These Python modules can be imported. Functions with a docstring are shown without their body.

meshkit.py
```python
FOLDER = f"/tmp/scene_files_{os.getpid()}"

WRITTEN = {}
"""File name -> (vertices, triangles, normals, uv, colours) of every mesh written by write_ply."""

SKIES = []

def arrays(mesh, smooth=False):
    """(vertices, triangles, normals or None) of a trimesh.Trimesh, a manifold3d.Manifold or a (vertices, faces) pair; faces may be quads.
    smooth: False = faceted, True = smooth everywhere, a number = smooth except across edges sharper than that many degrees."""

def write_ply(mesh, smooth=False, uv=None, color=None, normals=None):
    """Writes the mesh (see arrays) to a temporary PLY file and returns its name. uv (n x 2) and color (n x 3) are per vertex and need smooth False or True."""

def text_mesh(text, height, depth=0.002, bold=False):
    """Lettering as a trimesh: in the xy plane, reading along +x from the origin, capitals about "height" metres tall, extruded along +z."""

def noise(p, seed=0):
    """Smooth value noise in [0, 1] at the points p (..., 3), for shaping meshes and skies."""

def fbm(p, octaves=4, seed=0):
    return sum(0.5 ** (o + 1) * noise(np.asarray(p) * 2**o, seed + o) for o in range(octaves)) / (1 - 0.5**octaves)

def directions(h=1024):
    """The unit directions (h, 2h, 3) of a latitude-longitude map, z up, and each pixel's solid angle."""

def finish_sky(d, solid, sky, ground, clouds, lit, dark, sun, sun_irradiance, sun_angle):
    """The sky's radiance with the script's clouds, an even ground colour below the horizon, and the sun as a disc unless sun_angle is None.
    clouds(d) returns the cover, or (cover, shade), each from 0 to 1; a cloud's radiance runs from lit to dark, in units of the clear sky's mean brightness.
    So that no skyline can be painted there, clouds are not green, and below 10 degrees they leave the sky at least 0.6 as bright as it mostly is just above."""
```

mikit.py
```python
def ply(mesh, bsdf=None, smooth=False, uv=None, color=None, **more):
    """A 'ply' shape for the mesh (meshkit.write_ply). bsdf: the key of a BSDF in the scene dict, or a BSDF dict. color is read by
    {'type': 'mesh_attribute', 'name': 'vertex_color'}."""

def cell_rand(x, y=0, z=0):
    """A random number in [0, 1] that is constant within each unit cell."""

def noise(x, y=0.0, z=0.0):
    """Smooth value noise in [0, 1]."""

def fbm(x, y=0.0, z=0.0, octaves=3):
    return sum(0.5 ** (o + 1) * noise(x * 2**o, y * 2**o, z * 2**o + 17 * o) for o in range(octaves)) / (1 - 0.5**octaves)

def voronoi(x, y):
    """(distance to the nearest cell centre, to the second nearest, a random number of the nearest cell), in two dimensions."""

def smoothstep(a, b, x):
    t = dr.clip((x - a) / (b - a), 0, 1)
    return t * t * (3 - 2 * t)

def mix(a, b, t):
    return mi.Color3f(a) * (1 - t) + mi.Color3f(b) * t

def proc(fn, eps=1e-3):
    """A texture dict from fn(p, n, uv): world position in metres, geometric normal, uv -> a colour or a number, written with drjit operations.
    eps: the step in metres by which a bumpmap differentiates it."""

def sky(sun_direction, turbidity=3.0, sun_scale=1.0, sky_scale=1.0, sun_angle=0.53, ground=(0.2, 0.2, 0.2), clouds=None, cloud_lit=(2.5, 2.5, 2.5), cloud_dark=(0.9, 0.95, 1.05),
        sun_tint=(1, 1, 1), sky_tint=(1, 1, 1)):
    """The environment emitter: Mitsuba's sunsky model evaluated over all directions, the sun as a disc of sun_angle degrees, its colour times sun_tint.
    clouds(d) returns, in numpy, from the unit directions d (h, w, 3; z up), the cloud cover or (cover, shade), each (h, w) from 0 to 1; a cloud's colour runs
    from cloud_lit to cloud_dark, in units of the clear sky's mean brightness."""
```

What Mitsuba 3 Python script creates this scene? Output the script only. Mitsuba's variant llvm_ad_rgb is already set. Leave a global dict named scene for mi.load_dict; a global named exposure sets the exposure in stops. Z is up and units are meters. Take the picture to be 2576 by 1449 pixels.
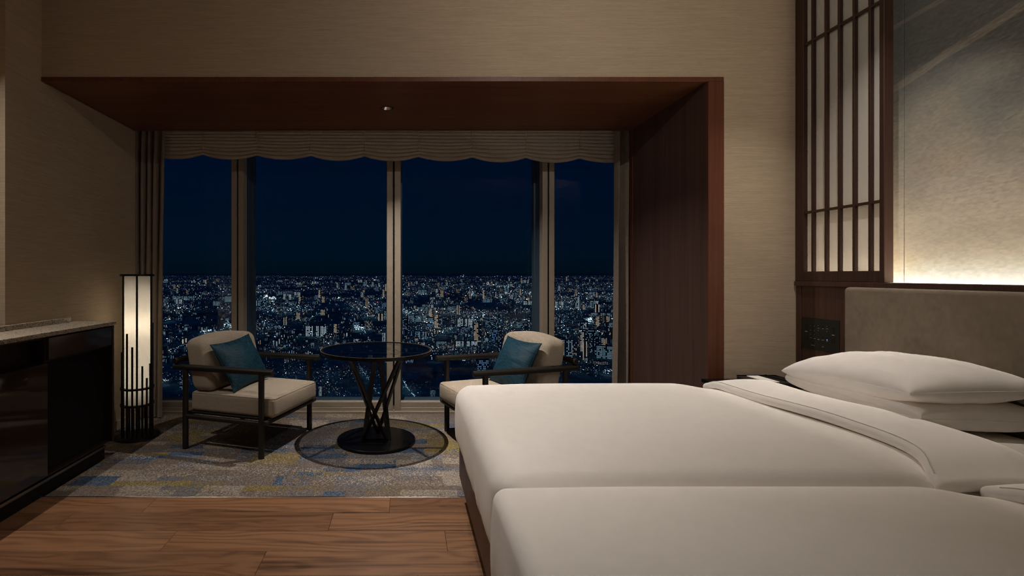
import math, random
import numpy as np
import trimesh
import drjit as dr
import mitsuba as mi
import mikit, meshkit
from mikit import ply, proc, noise, fbm, cell_rand, voronoi, smoothstep, mix
random.seed(7)
rng = np.random.default_rng(11)
T = mi.ScalarTransform4f
PI = math.pi
scene, labels = {}, {}

# ------------------------------------------------------------------ camera, sky, lights, exposure
HC, FPX = 1.2, 1260.0
scene['camera'] = {'type': 'perspective', 'fov': 2 * math.degrees(math.atan(1288 / FPX)), 'fov_axis': 'x',
                   'to_world': T().look_at([0, 0, HC], [0, 1, HC], [0, 0, 1]), 'near_clip': 0.05, 'far_clip': 900000.0,
                   'principal_point_offset_x': 269 / 2576, 'principal_point_offset_y': 34.5 / 1449}
exposure = 0.0


def night_clouds(d):
    c = meshkit.fbm(np.stack([d[..., 0] * 7, d[..., 1] * 7, d[..., 2] * 26], -1), 4, 5)
    lift = np.clip((d[..., 2] - 0.16) / 0.12, 0, 1)
    return np.clip((c - 0.5) * 3.2, 0, 1) * lift * 0.8


scene['sky'] = {**mikit.sky((0.2, -1.0, 0.12), turbidity=3.0, sun_scale=0.0, sky_scale=0.13, sky_tint=(0.012, 0.34, 1.45), ground=(0.25, 0.3, 0.35),
                            clouds=night_clouds, cloud_lit=(0.55, 1.5, 3.0), cloud_dark=(0.3, 0.8, 1.6)), 'sampling_weight': 0.03}
WARM = np.array([1.0, 0.915, 0.82])


def spot(key, at, to, power, cutoff, beam, tint=(1, 1, 1)):
    d = np.array(to, float) - at
    up = [0, 1, 0] if abs(d[2]) > 0.9 * np.linalg.norm(d) else [0, 0, 1]
    scene[key] = {'type': 'spot', 'to_world': T().look_at(list(map(float, at)), list(map(float, to)), up),
                  'intensity': {'type': 'rgb', 'value': list(map(float, WARM * tint * power))}, 'cutoff_angle': float(cutoff), 'beam_width': float(beam)}


SOFFIT_LAMP = np.array([-0.127, 3.557, 2.388])
spot('light_soffit', SOFFIT_LAMP, (0.36, 3.40, 0), 17.0, 60, 3)
UNSEEN_LAMPS = [  # unseen room lamps, placed out of view: place, aim, power, cutoff, beam
    ((-2.20, 2.05, 2.96), (-1.60, 2.20, 0), 9.0, 47, 3),  # unseen, lights the left wall and the floor by the cabinet
    ((0.05, 1.50, 2.96), (0.18, 1.60, 0), 7.6, 29, 2),  # unseen, lights the foot of the beds
    ((1.98, 2.15, 2.96), (1.95, 2.66, 0), 7.4, 38, 1),  # unseen, lights the pillows and the headboard end
    ((1.75, 0.45, 2.96), (1.75, 0.5, 0), 0.5, 46, 4),  # unseen, weakly lights the near bed
    ((0.95, 0.9, 2.85), (0.85, 3.06, 2.5), 3.8, 62, 8),  # unseen, aimed sideways to light the far wall above the window
]
for i, (a, b, pw, c, bm) in enumerate(UNSEEN_LAMPS):
    spot(f'unseen_lamp_{i}', np.array(a), b, pw, c, bm)

# ------------------------------------------------------------------ helpers
_used = set()


def uniq(k):
    if k not in _used:
        _used.add(k)
        return k
    n = 1
    while f'{k}_{n:03d}' in _used:
        n += 1
    _used.add(f'{k}_{n:03d}')
    return f'{k}_{n:03d}'


def tag(key, label=None, cat=None, group=None, kind=None):
    labels[key] = {a: b for a, b in (('label', label), ('category', cat), ('group', group), ('kind', kind)) if b}


def thing(name, label, cat, group=None, kind=None):
    key = uniq(name)
    tag(key, label, cat, group, kind)
    return key


def part(parent, name, mesh, mat, smooth=False, label=None, kind=None, **kw):
    key = uniq(f'{parent}__{name}')
    scene[key] = ply(mesh, 'material_' + mat, smooth, **kw)
    if label or kind:
        tag(key, label, None, None, kind)
    return key


def single(name, mesh, mat, label, cat, smooth=False, group=None, kind=None, **kw):
    key = thing(name, label, cat, group, kind)
    scene[key] = ply(mesh, 'material_' + mat, smooth, **kw)
    return key


def struct(name, mesh, mat, label, cat='wall', smooth=False, **kw):
    return single(name, mesh, mat, label, cat, smooth, None, 'structure', **kw)


def cat_(*ms):
    return trimesh.util.concatenate([m for m in ms])


def box(x0, x1, y0, y1, z0, z1, c=0.0):
    """A box, its edges chamfered by c."""
    lo, hi = np.array([x0, y0, z0], float), np.array([x1, y1, z1], float)
    if c <= 0:
        m = trimesh.creation.box(hi - lo)
        m.apply_translation((lo + hi) / 2)
        return m
    c = min(c, 0.45 * (hi - lo).min())
    pts = []
    for s in np.ndindex(2, 2, 2):
        p = np.where(np.array(s) == 1, hi, lo)
        q = np.where(np.array(s) == 1, hi - c, lo + c)
        for k in range(3):
            r = q.copy()
            r[k] = p[k]
            pts.append(r)
    return trimesh.convex.convex_hull(np.array(pts))


def axis_pts(a, b, r, m, n):
    e = r * (1 - np.cos(np.linspace(0, PI / 2, m + 1)))
    return np.concatenate([a + e[:-1], np.linspace(a + r, b - r, n + 1), (b - e[:-1])[::-1]])


def roundbox(x0, x1, y0, y1, z0, z1, r, m=4, n=(10, 10, 4)):
    lo, hi = np.array([x0, y0, z0], float), np.array([x1, y1, z1], float)
    r = min(r, 0.49 * (hi - lo).min())
    ax = [axis_pts(lo[k], hi[k], r, m, n[k]) for k in range(3)]
    vs, fs, at = [], [], 0
    for k in range(3):
        a, b = (k + 1) % 3, (k + 2) % 3
        A, B = np.meshgrid(ax[a], ax[b], indexing='ij')
        na, nb = A.shape
        i, j = np.meshgrid(np.arange(na - 1), np.arange(nb - 1), indexing='ij')
        q = np.stack([i * nb + j, (i + 1) * nb + j, (i + 1) * nb + j + 1, i * nb + j + 1], -1).reshape(-1, 4)
        for side in (0, 1):
            v = np.zeros((na * nb, 3))
            v[:, a], v[:, b], v[:, k] = A.ravel(), B.ravel(), (hi if side else lo)[k]
            qq = q if side else q[:, ::-1]
            vs.append(v)
            fs.append(np.vstack([qq[:, [0, 1, 2]], qq[:, [0, 2, 3]]]) + at)
            at += len(v)
    v = np.vstack(vs)
    q = np.clip(v, lo + r, hi - r)
    d = v - q
    v = q + r * d / np.maximum(np.linalg.norm(d, axis=1, keepdims=True), 1e-9)
    m_ = trimesh.Trimesh(v, np.vstack(fs), process=False)
    m_.merge_vertices(digits_vertex=6)
    return m_


def cyl(p0, p1, r, seg=24, bev=0.0):
    p0, p1 = np.array(p0, float), np.array(p1, float)
    L = np.linalg.norm(p1 - p0)
    if bev > 0:
        prof = [[0, 0], [r - bev, 0], [r, bev], [r, L - bev], [r - bev, L], [0, L]]
    else:
        prof = [[0, 0], [r, 0], [r, L], [0, L]]
    m = trimesh.creation.revolve(np.array(prof), sections=seg)
    m.apply_transform(trimesh.geometry.align_vectors([0, 0, 1], (p1 - p0) / L))
    m.apply_translation(p0)
    return m


def lathe(prof, at=(0, 0, 0), seg=48):
    m = trimesh.creation.revolve(np.array(prof, float), sections=seg)
    m.apply_translation(at)
    return m


def bar(p0, p1, w, h, up=(0, 0, 1), c=0.0015):
    """A flat bar from p0 to p1: w across, h along up."""
    p0, p1 = np.array(p0, float), np.array(p1, float)
    z = p1 - p0
    L = np.linalg.norm(z)
    z /= L
    x = np.cross(up, z)
    x /= np.linalg.norm(x)
    y = np.cross(z, x)
    m = box(-w / 2, w / 2, -h / 2, h / 2, 0, L, c)
    M = np.eye(4)
    M[:3, 0], M[:3, 1], M[:3, 2], M[:3, 3] = x, y, z, p0
    m.apply_transform(M)
    return m


def grid_mesh(P):
    """P (a, b, 3) -> open surface."""
    a, b = P.shape[:2]
    i, j = np.meshgrid(np.arange(a - 1), np.arange(b - 1), indexing='ij')
    q = np.stack([i * b + j, (i + 1) * b + j, (i + 1) * b + j + 1, i * b + j + 1], -1).reshape(-1, 4)
    return trimesh.Trimesh(P.reshape(-1, 3), np.vstack([q[:, [0, 1, 2]], q[:, [0, 2, 3]]]), process=False)


def pillow(w, h, t, n=44, conc=0.05, p=0.5, seed=0, wr=0.004):
    u = np.sin(np.linspace(-1, 1, n) * PI / 2)
    U, V = np.meshgrid(u, u, indexing='ij')
    X = w / 2 * U * (1 - conc * (1 - V ** 2))
    Y = h / 2 * V * (1 - conc * (1 - U ** 2))
    Z = t / 2 * np.clip((1 - U ** 2) * (1 - V ** 2), 0, 1) ** p
    ang = np.arctan2(V, U)
    k = meshkit.fbm(np.stack([U * 3, V * 3, U * 0 + seed], -1), 3, seed) - 0.5
    Z = Z * (1 + 0.16 * k) + wr * (meshkit.fbm(np.stack([ang * 6, U * 1.5, V * 1.5 + seed], -1), 3, seed + 3) - 0.5) * (np.abs(Z) > 1e-6)
    top = np.stack([X, Y, np.maximum(Z, 0)], -1)
    bot = np.stack([X, Y, -np.maximum(Z, 0) * 0.9], -1)
    a, b = grid_mesh(top), grid_mesh(bot)
    b.invert()
    m = cat_(a, b)
    m.merge_vertices(digits_vertex=6)
    return m


def frame_xf(o, ex, ey, ez):
    M = np.eye(4)
    M[:3, 0], M[:3, 1], M[:3, 2], M[:3, 3] = ex, ey, ez, o
    return M


def moved(m, M):
    m = m.copy()
    m.apply_transform(M)
    return m


def mat(key, d, two=True):
    scene['material_' + key] = {'type': 'twosided', 'bsdf': d} if two else d


def rgb(*c):
    return {'type': 'rgb', 'value': list(c)}


def C3(*c):
    return mi.Color3f(*c)


def pr(col, rough, spec=0.5, metal=0.0, **kw):
    return {'type': 'principled', 'base_color': col if isinstance(col, dict) else rgb(*col), 'roughness': rough, 'specular': spec, 'metallic': metal, **kw}


# ------------------------------------------------------------------ materials
def f_wallpaper(p, n, uv):
    h = p.x + p.y
    a = fbm(h * 7, p.z * 330, 3.0, 3)
    b = noise(h * 35, p.z * 700, 1.0)
    s = 0.80 + 0.28 * a + 0.14 * b
    return C3(0.475, 0.378, 0.275) * s


def f_wood(along, across, base, dark, scale=1.0, ring=26.0):
    w = fbm(along * 1.1, across * 6 * scale, 2.0, 3)
    r = 0.5 + 0.5 * dr.sin((across * ring * scale + w * 7.0) * 6.283)
    fine = noise(along * 9, across * 420 * scale, 5.0)
    t = dr.clip(0.55 * r * r + 0.55 * fine * noise(along * 2.0, across * 30, 9.0), 0, 1)
    return mix(base, dark, t)


def f_soffit(p, n, uv):
    fine = noise(p.x * 3, p.y * 260, p.z * 260)
    w = fbm(p.x * 0.8, p.y * 14, p.z * 14, 3)
    return mix((0.165, 0.064, 0.030), (0.085, 0.030, 0.014), dr.clip(0.7 * fine * 0.7 + 0.6 * (w - 0.2), 0, 1))


def f_panelwood(p, n, uv):
    h = p.x * 0.7 + p.y
    fine = noise(h * 330, p.z * 3.0, 1.0)
    w = fbm(h * 22, p.z * 0.5, 4.0, 3)
    return mix((0.085, 0.040, 0.029), (0.042, 0.021, 0.016), dr.clip(0.55 * fine + 0.7 * (w - 0.25), 0, 1))


def f_latticewood(p, n, uv):
    return f_panelwood(p, n, uv) * 0.75


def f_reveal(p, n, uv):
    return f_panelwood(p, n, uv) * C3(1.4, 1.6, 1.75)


def f_redwood(p, n, uv):
    h = p.x + p.y
    fine = noise(h * 300, p.z * 2.5, 1.0)
    w = fbm(h * 20, p.z * 0.6, 4.0, 3)
    return mix((0.155, 0.052, 0.026), (0.08, 0.027, 0.014), dr.clip(0.55 * fine + 0.7 * (w - 0.25), 0, 1))


def f_plank(p, n, uv):
    tone = cell_rand(dr.floor(uv.y / 10.0), 3.0, 1.0)
    tone2 = cell_rand(dr.floor(uv.y / 10.0), 8.0, 4.0)
    a, c = uv.x, uv.y - 10.0 * dr.floor(uv.y / 10.0)
    w = fbm(a * 1.3, c * 7.0, tone * 40, 4)
    r = 0.5 + 0.5 * dr.sin((c * (10.0 + 10 * tone2) + w * (5.0 + 4.0 * tone)) * 6.283)
    fine = noise(a * 6.0, c * 380.0, 2.0)
    streak = smoothstep(0.55, 0.8, fbm(a * 0.9, c * 26.0, tone * 11, 3))
    t = dr.clip(0.34 * r * r + 0.24 * fine + 0.65 * streak, 0, 1)
    base = mix((0.33, 0.165, 0.083), (0.21, 0.102, 0.052), tone)
    return mi.Color3f(base) * (1 - t) + C3(0.068, 0.030, 0.015) * t


def f_carpet(p, n, uv):
    def layer(x, y, sx, sy, seed):
        r = dr.floor(y / sy)
        xx = x / sx + cell_rand(r, seed, 1.0) * 7.0
        c = dr.floor(xx)
        half = dr.select(cell_rand(c, r, seed + 2.0) > 0.5, dr.floor((y / sy - r) * 2), 0.0)
        return cell_rand(c * 3.0 + half, r, seed + 5.0), cell_rand(c * 3.0 + half, r, seed + 9.0)

    wob = (noise(p.x * 60, p.y * 60, 1.0) - 0.5) * 0.016
    k, d = layer(p.x + wob, p.y + wob, 0.23, 0.135, 4.0)
    k2, d2 = layer(p.x + 0.13 - wob, p.y + 0.07 + wob, 0.31, 0.19, 31.0)
    pal = lambda k: dr.select(k < 0.42, C3(0.195, 0.155, 0.132), dr.select(k < 0.60, C3(0.33, 0.28, 0.235), dr.select(k < 0.77, C3(0.165, 0.165, 0.19),
          dr.select(k < 0.89, C3(0.06, 0.105, 0.185), C3(0.25, 0.19, 0.07)))))
    s = noise(p.x * 150, p.y * 120, 3.0) * 0.65 + noise(p.x * 280, p.y * 220, 8.0) * 0.35
    pick = dr.select(s > 0.30 + 0.42 * d2, 1.0, 0.0)
    base = pal(k) * (1 - pick) + pal(k2) * pick
    s2 = noise(p.x * 170 + 7, p.y * 130, 5.0)
    fleck = smoothstep(0.62, 0.70, s2) * (0.1 + 0.9 * d * d)
    base = base * (1 - 0.55 * fleck) + C3(0.60, 0.53, 0.44) * (0.55 * fleck)
    return base * (0.42 + 0.72 * noise(p.x * 230, p.y * 180, 2.0))


def f_carpet_h(p, n, uv):
    return noise(p.x * 260, p.y * 260, 1.0) + 0.6 * noise(p.x * 120, p.y * 120, 4.0)


def f_tweed(p, n, uv):
    a, b = (p.x + p.y) * 520 + p.z * 240, (p.x - p.y) * 330 - p.z * 640
    w = 0.5 + 0.5 * dr.sin(a * 1.9) * dr.sin(b * 1.7)
    s = noise(p.x * 360, p.y * 360, p.z * 360)
    t = dr.clip(0.45 * w + 0.75 * (s - 0.15), 0, 1)
    return mix((0.20, 0.16, 0.122), (0.50, 0.425, 0.34), t)


def f_teal(p, n, uv):
    a = noise(p.x * 60 + p.y * 60, p.z * 420 + p.x * 160, 3.0)
    b = noise(p.x * 280, p.y * 280, p.z * 500)
    return mix((0.002, 0.015, 0.028), (0.008, 0.062, 0.100), dr.clip(0.75 * a * b * 2.0, 0, 1))


def f_granite(p, n, uv):
    a = fbm(p.x * 160, p.y * 160, p.z * 160, 3)
    f1, f2, k = voronoi(p.x * 190 + p.z * 230, p.y * 190 + p.z * 35)
    base = mix((0.40, 0.35, 0.28), (0.58, 0.51, 0.41), a)
    base = mix(base, (0.26, 0.21, 0.16), smoothstep(0.62, 0.8, k))
    return mix(base, (0.035, 0.03, 0.025), smoothstep(0.88, 0.9, k) * smoothstep(0.55, 0.4, f1))


def f_suede(p, n, uv):
    a = fbm(p.y * 7, p.z * 7, 1.0, 4)
    b = fbm(p.y * 55, p.z * 40, 6.0, 3)
    return C3(0.215, 0.175, 0.135) * (0.72 + 0.34 * a + 0.26 * b)


def f_art(p, n, uv):
    y, z = p.y, p.z
    cloud = fbm(y * 2.2 + z * 0.8, z * 2.6 - y * 0.9, 3.0, 4)
    tex = fbm(y * 60 + z * 18, z * 130, 5.0, 3)
    up = smoothstep(1.50, 2.25, z + 0.75 * (cloud - 0.5))
    base = mix((0.58, 0.53, 0.45), (0.20, 0.215, 0.215), up)
    blue = smoothstep(0.50, 0.74, fbm(y * 1.9 + 2.0, z * 2.3 + y * 0.7, 9.0, 3)) * up
    base = mix(base, (0.085, 0.13, 0.19), blue * 0.9)
    ochre = smoothstep(0.56, 0.78, fbm(y * 3.0 + 9.0, z * 4.0, 12.0, 3)) * (1 - up)
    base = mix(base, (0.52, 0.43, 0.31), ochre * 0.5)
    wob = 0.012 * (noise(y * 9, z * 3, 1.0) - 0.5)
    b1 = z + wob - (2.153 + 0.271 * (2.612 - y))
    b2 = z + wob - (2.481 + 0.042 * (2.612 - y))
    b3 = z + wob - (2.72 - 0.06 * (2.612 - y))
    grain = 0.55 + 0.6 * noise(y * 40, (z + 0.27 * y) * 300, 2.0)
    for b, w, s in ((b1, 0.024, 0.85), (b2, 0.014, 0.55), (b3, 0.02, 0.5)):
        base = mix(base, (0.40, 0.37, 0.33), s * grain * smoothstep(w, w * 0.7, dr.abs(b)))
    return mi.Color3f(base) * (0.80 + 0.30 * tex)


def f_art_h(p, n, uv):
    return fbm(p.y * 55 + p.z * 22, p.z * 120, 5.0, 3)


def f_blind(p, n, uv):
    return C3(0.60, 0.535, 0.46) * (0.85 + 0.3 * noise(p.x * 300, p.z * 500, 1.0))


def f_curtain(p, n, uv):
    return C3(0.30, 0.245, 0.205) * (0.8 + 0.35 * noise(p.x * 260 + p.y * 260, p.z * 400, 1.0))


def f_linen(p, n, uv):
    return C3(0.82, 0.785, 0.75) * (0.985 + 0.03 * noise(p.x * 30, p.y * 30, p.z * 30))


def f_city(p, n, uv):
    a = fbm(p.x / 240.0, p.y / 420.0, 1.0, 4)
    b = cell_rand(p.x / 26.0, p.y / 40.0, 2.0)
    return C3(0.45, 0.90, 1.0) * (0.25 + 1.2 * a) * (0.55 + 0.8 * b)  # strong blue albedo stands in for the glow of the city lights


mat('wallpaper', pr(proc(f_wallpaper), 0.85, 0.2))
mat('plaster', pr((0.55, 0.5, 0.43), 0.9, 0.1))
mat('soffit_wood', pr(proc(f_soffit), 0.42, 0.35))
mat('panel_wood', pr(proc(f_panelwood), 0.45, 0.35))
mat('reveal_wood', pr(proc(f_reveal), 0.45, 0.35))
mat('red_wood', pr(proc(f_redwood), 0.42, 0.4))
mat('lattice_wood', pr(proc(f_latticewood), 0.45, 0.35))
mat('plank_wood', pr(proc(f_plank), 0.38, 0.4))
mat('floor_base', pr((0.10, 0.05, 0.025), 0.6, 0.3))
mat('carpet_pile', {'type': 'bumpmap', 'arbitrary': proc(f_carpet_h, 0.002), 'scale': 0.002, 'bsdf': pr(proc(f_carpet), 0.95, 0.05)})
mat('tweed', pr(proc(f_tweed), 0.9, 0.15))
mat('tweed_piping', pr((0.30, 0.235, 0.165), 0.9, 0.15))
mat('teal_cloth', pr(proc(f_teal), 0.6, 0.25, sheen=0.3))
mat('teal_piping', pr((0.008, 0.03, 0.045), 0.7, 0.2))
mat('black_wood', pr((0.017, 0.0145, 0.0125), 0.42, 0.4))
mat('black_metal', pr((0.006, 0.0055, 0.005), 0.38, 0.3))
mat('black_satin', pr((0.005, 0.0045, 0.0045), 0.3, 0.3))
mat('highlight_metal', pr((0.32, 0.30, 0.28), 0.35, 0.5, 0.6))
mat('granite', pr(proc(f_granite), 0.25, 0.5))
mat('gloss_brown', pr((0.034, 0.023, 0.019), 0.06, 0.6))
mat('cabinet_dark', pr((0.022, 0.013, 0.010), 0.4, 0.4))
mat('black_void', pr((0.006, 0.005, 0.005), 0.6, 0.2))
mat('mirror_strip', {'type': 'roughconductor', 'material': 'Al', 'alpha': 0.12, 'specular_reflectance': rgb(0.35, 0.33, 0.31)})
mat('frame_alu', pr((0.34, 0.285, 0.225), 0.5, 0.4))
mat('frame_dark', pr((0.05, 0.085, 0.125), 0.45, 0.4))
mat('gasket', pr((0.006, 0.006, 0.007), 0.6, 0.2))
mat('blind_cloth', pr(proc(f_blind), 0.9, 0.1))
mat('blind_cord', pr((0.62, 0.56, 0.48), 0.8, 0.1))
mat('curtain_cloth', pr(proc(f_curtain), 0.9, 0.1))
mat('linen', pr(proc(f_linen), 0.85, 0.15, sheen=0.15))
mat('linen_stitch', pr((0.62, 0.58, 0.52), 0.85, 0.1))
mat('sheet', pr((0.70, 0.67, 0.62), 0.85, 0.1))
mat('suede', pr(proc(f_suede), 0.9, 0.1))
mat('art_paint', {'type': 'bumpmap', 'arbitrary': proc(f_art_h, 0.002), 'scale': 0.0008, 'bsdf': pr(proc(f_art), 0.9, 0.1)})
mat('shoji_paper', {'type': 'principledthin', 'base_color': rgb(0.86, 0.84, 0.80), 'roughness': 0.9, 'diff_trans': 1.0, 'spec_trans': 0.0}, False)
mat('lamp_paper', {'type': 'principledthin', 'base_color': rgb(0.90, 0.86, 0.79), 'roughness': 0.9, 'diff_trans': 1.2, 'spec_trans': 0.0}, False)
mat('chrome', {'type': 'roughconductor', 'material': 'Al', 'alpha': 0.08})
mat('plate_black', pr((0.016, 0.016, 0.015), 0.5, 0.3))
mat('plate_button', pr((0.008, 0.008, 0.008), 0.35, 0.4))
mat('plate_print', pr((0.42, 0.42, 0.42), 0.6, 0.2))
mat('paper_white', pr((0.82, 0.79, 0.75), 0.8, 0.1))
mat('tray_leather', pr((0.020, 0.017, 0.015), 0.5, 0.3))
mat('window_glass', {'type': 'thindielectric', 'int_ior': 1.19}, False)
mat('smoked_glass', {'type': 'thindielectric', 'int_ior': 1.30, 'specular_transmittance': rgb(0.36, 0.355, 0.35)}, False)
mat('city_ground', pr(proc(f_city, 1.0), 1.0, 0.0))
mat('city_wall', pr((0.40, 0.46, 0.52), 0.9, 0.1))


def glow(r, g, b, w=1e-3):
    return {'type': 'area', 'radiance': rgb(r, g, b), 'sampling_weight': w}


# ------------------------------------------------------------------ the setting
XL, XR, YF, YS = -2.22, 2.55, 3.06, 4.09      # left wall, right wall, far wall, inner end of the soffit
ZS, ZC, YB = 2.38, 3.0, -2.6                  # soffit height, ceiling, back wall
XJ, XJ2 = 1.848, 1.945                        # right jamb: reveal plane and outer edge of its architrave
YG = 4.62                                     # glass plane
struct('wall_left', cat_(box(XL - 0.15, XL, 2.78, 4.12, 0, ZC), box(-2.70, -2.52, YB, 2.78, 0, ZC), box(-2.52, XL - 0.15, 2.78, 2.83, 0, ZC)), 'wallpaper', 'beige grasscloth wall on the left behind the cabinet and floor lamp')
struct('wall_far', cat_(box(XL - 0.15, XR, YF, YF + 0.12, ZS + 0.02, ZC), box(XJ2 - 0.01, XR, YF, YF + 0.12, 0, ZS + 0.02)), 'wallpaper', 'beige grasscloth wall around the window alcove')
struct('wall_right', box(XR, XR + 0.15, YB, YF + 0.12, 0, ZC), 'plaster', 'wall behind the painted headboard panels')
struct('wall_back', box(-2.7, XR + 0.15, YB - 0.15, YB, 0, ZC), 'wallpaper', 'beige wall behind the viewer')
struct('ceiling', cat_(box(-2.7, XR + 0.15, YB - 0.15, YF + 0.12, ZC, ZC + 0.12), box(-2.6, 2.2, YF + 0.12, YG + 0.1, 2.62, 2.74)), 'plaster', 'plain off-white ceiling', 'ceiling')
struct('wall_alcove_right', cat_(box(1.99, 2.12, YF + 0.12, YG + 0.1, 0, 2.62), box(-2.6, -2.37, 4.12, YG + 0.1, 0, 2.62), box(-2.6, 2.12, YG + 0.1, YG + 0.2, 2.45, 2.62)), 'plaster', 'plain end walls of the curtain pocket beside the window')
# soffit, its edge trims, right reveal
hole = trimesh.creation.cylinder(0.0368, 0.2, sections=40)
hole.apply_translation([SOFFIT_LAMP[0], SOFFIT_LAMP[1], ZS])
struct('trim_1', trimesh.boolean.difference([box(XL, XJ2, YF + 0.012, YS - 0.012, ZS, ZS + 0.03), hole], engine='manifold'), 'soffit_wood', 'red-brown veneered soffit over the window alcove', 'soffit')
struct('trim_2', box(XL, XJ2, YF - 0.006, YF + 0.012, ZS - 0.004, ZS + 0.024, 0.002), 'red_wood', 'dark wooden edging along the front of the soffit', 'trim')
struct('trim_3', box(XL, XJ + 0.05, YS - 0.012, YS + 0.012, ZS - 0.006, ZS + 0.2, 0.002), 'red_wood', 'dark wooden edging along the window side of the soffit', 'trim')
struct('trim_4', box(XL, XL + 0.014, YF, YS, ZS - 0.004, ZS + 0.01, 0.002), 'red_wood', 'thin dark edging where the soffit meets the left wall', 'trim')
struct('wall_reveal', box(XJ, XJ2, YF + 0.002, YS - 0.03, 0, ZS), 'reveal_wood', 'dark brown veneered side panel of the window alcove')
struct('trim_5', box(XJ, XJ2, YF - 0.008, YF + 0.012, 0, ZS - 0.004, 0.002), 'red_wood', 'red-brown wooden jamb on the right of the window alcove', 'trim')
struct('trim_6', box(XJ - 0.006, XJ + 0.03, YS - 0.03, YS + 0.012, 0, ZS - 0.004, 0.002), 'red_wood', 'narrow red-brown edging on the window side of the side panel', 'trim')
struct('baseboard_left', box(XL, XL + 0.010, 2.8, 4.12, 0, 0.07, 0.002), 'wallpaper', 'low baseboard along the left wall', 'baseboard')

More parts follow.
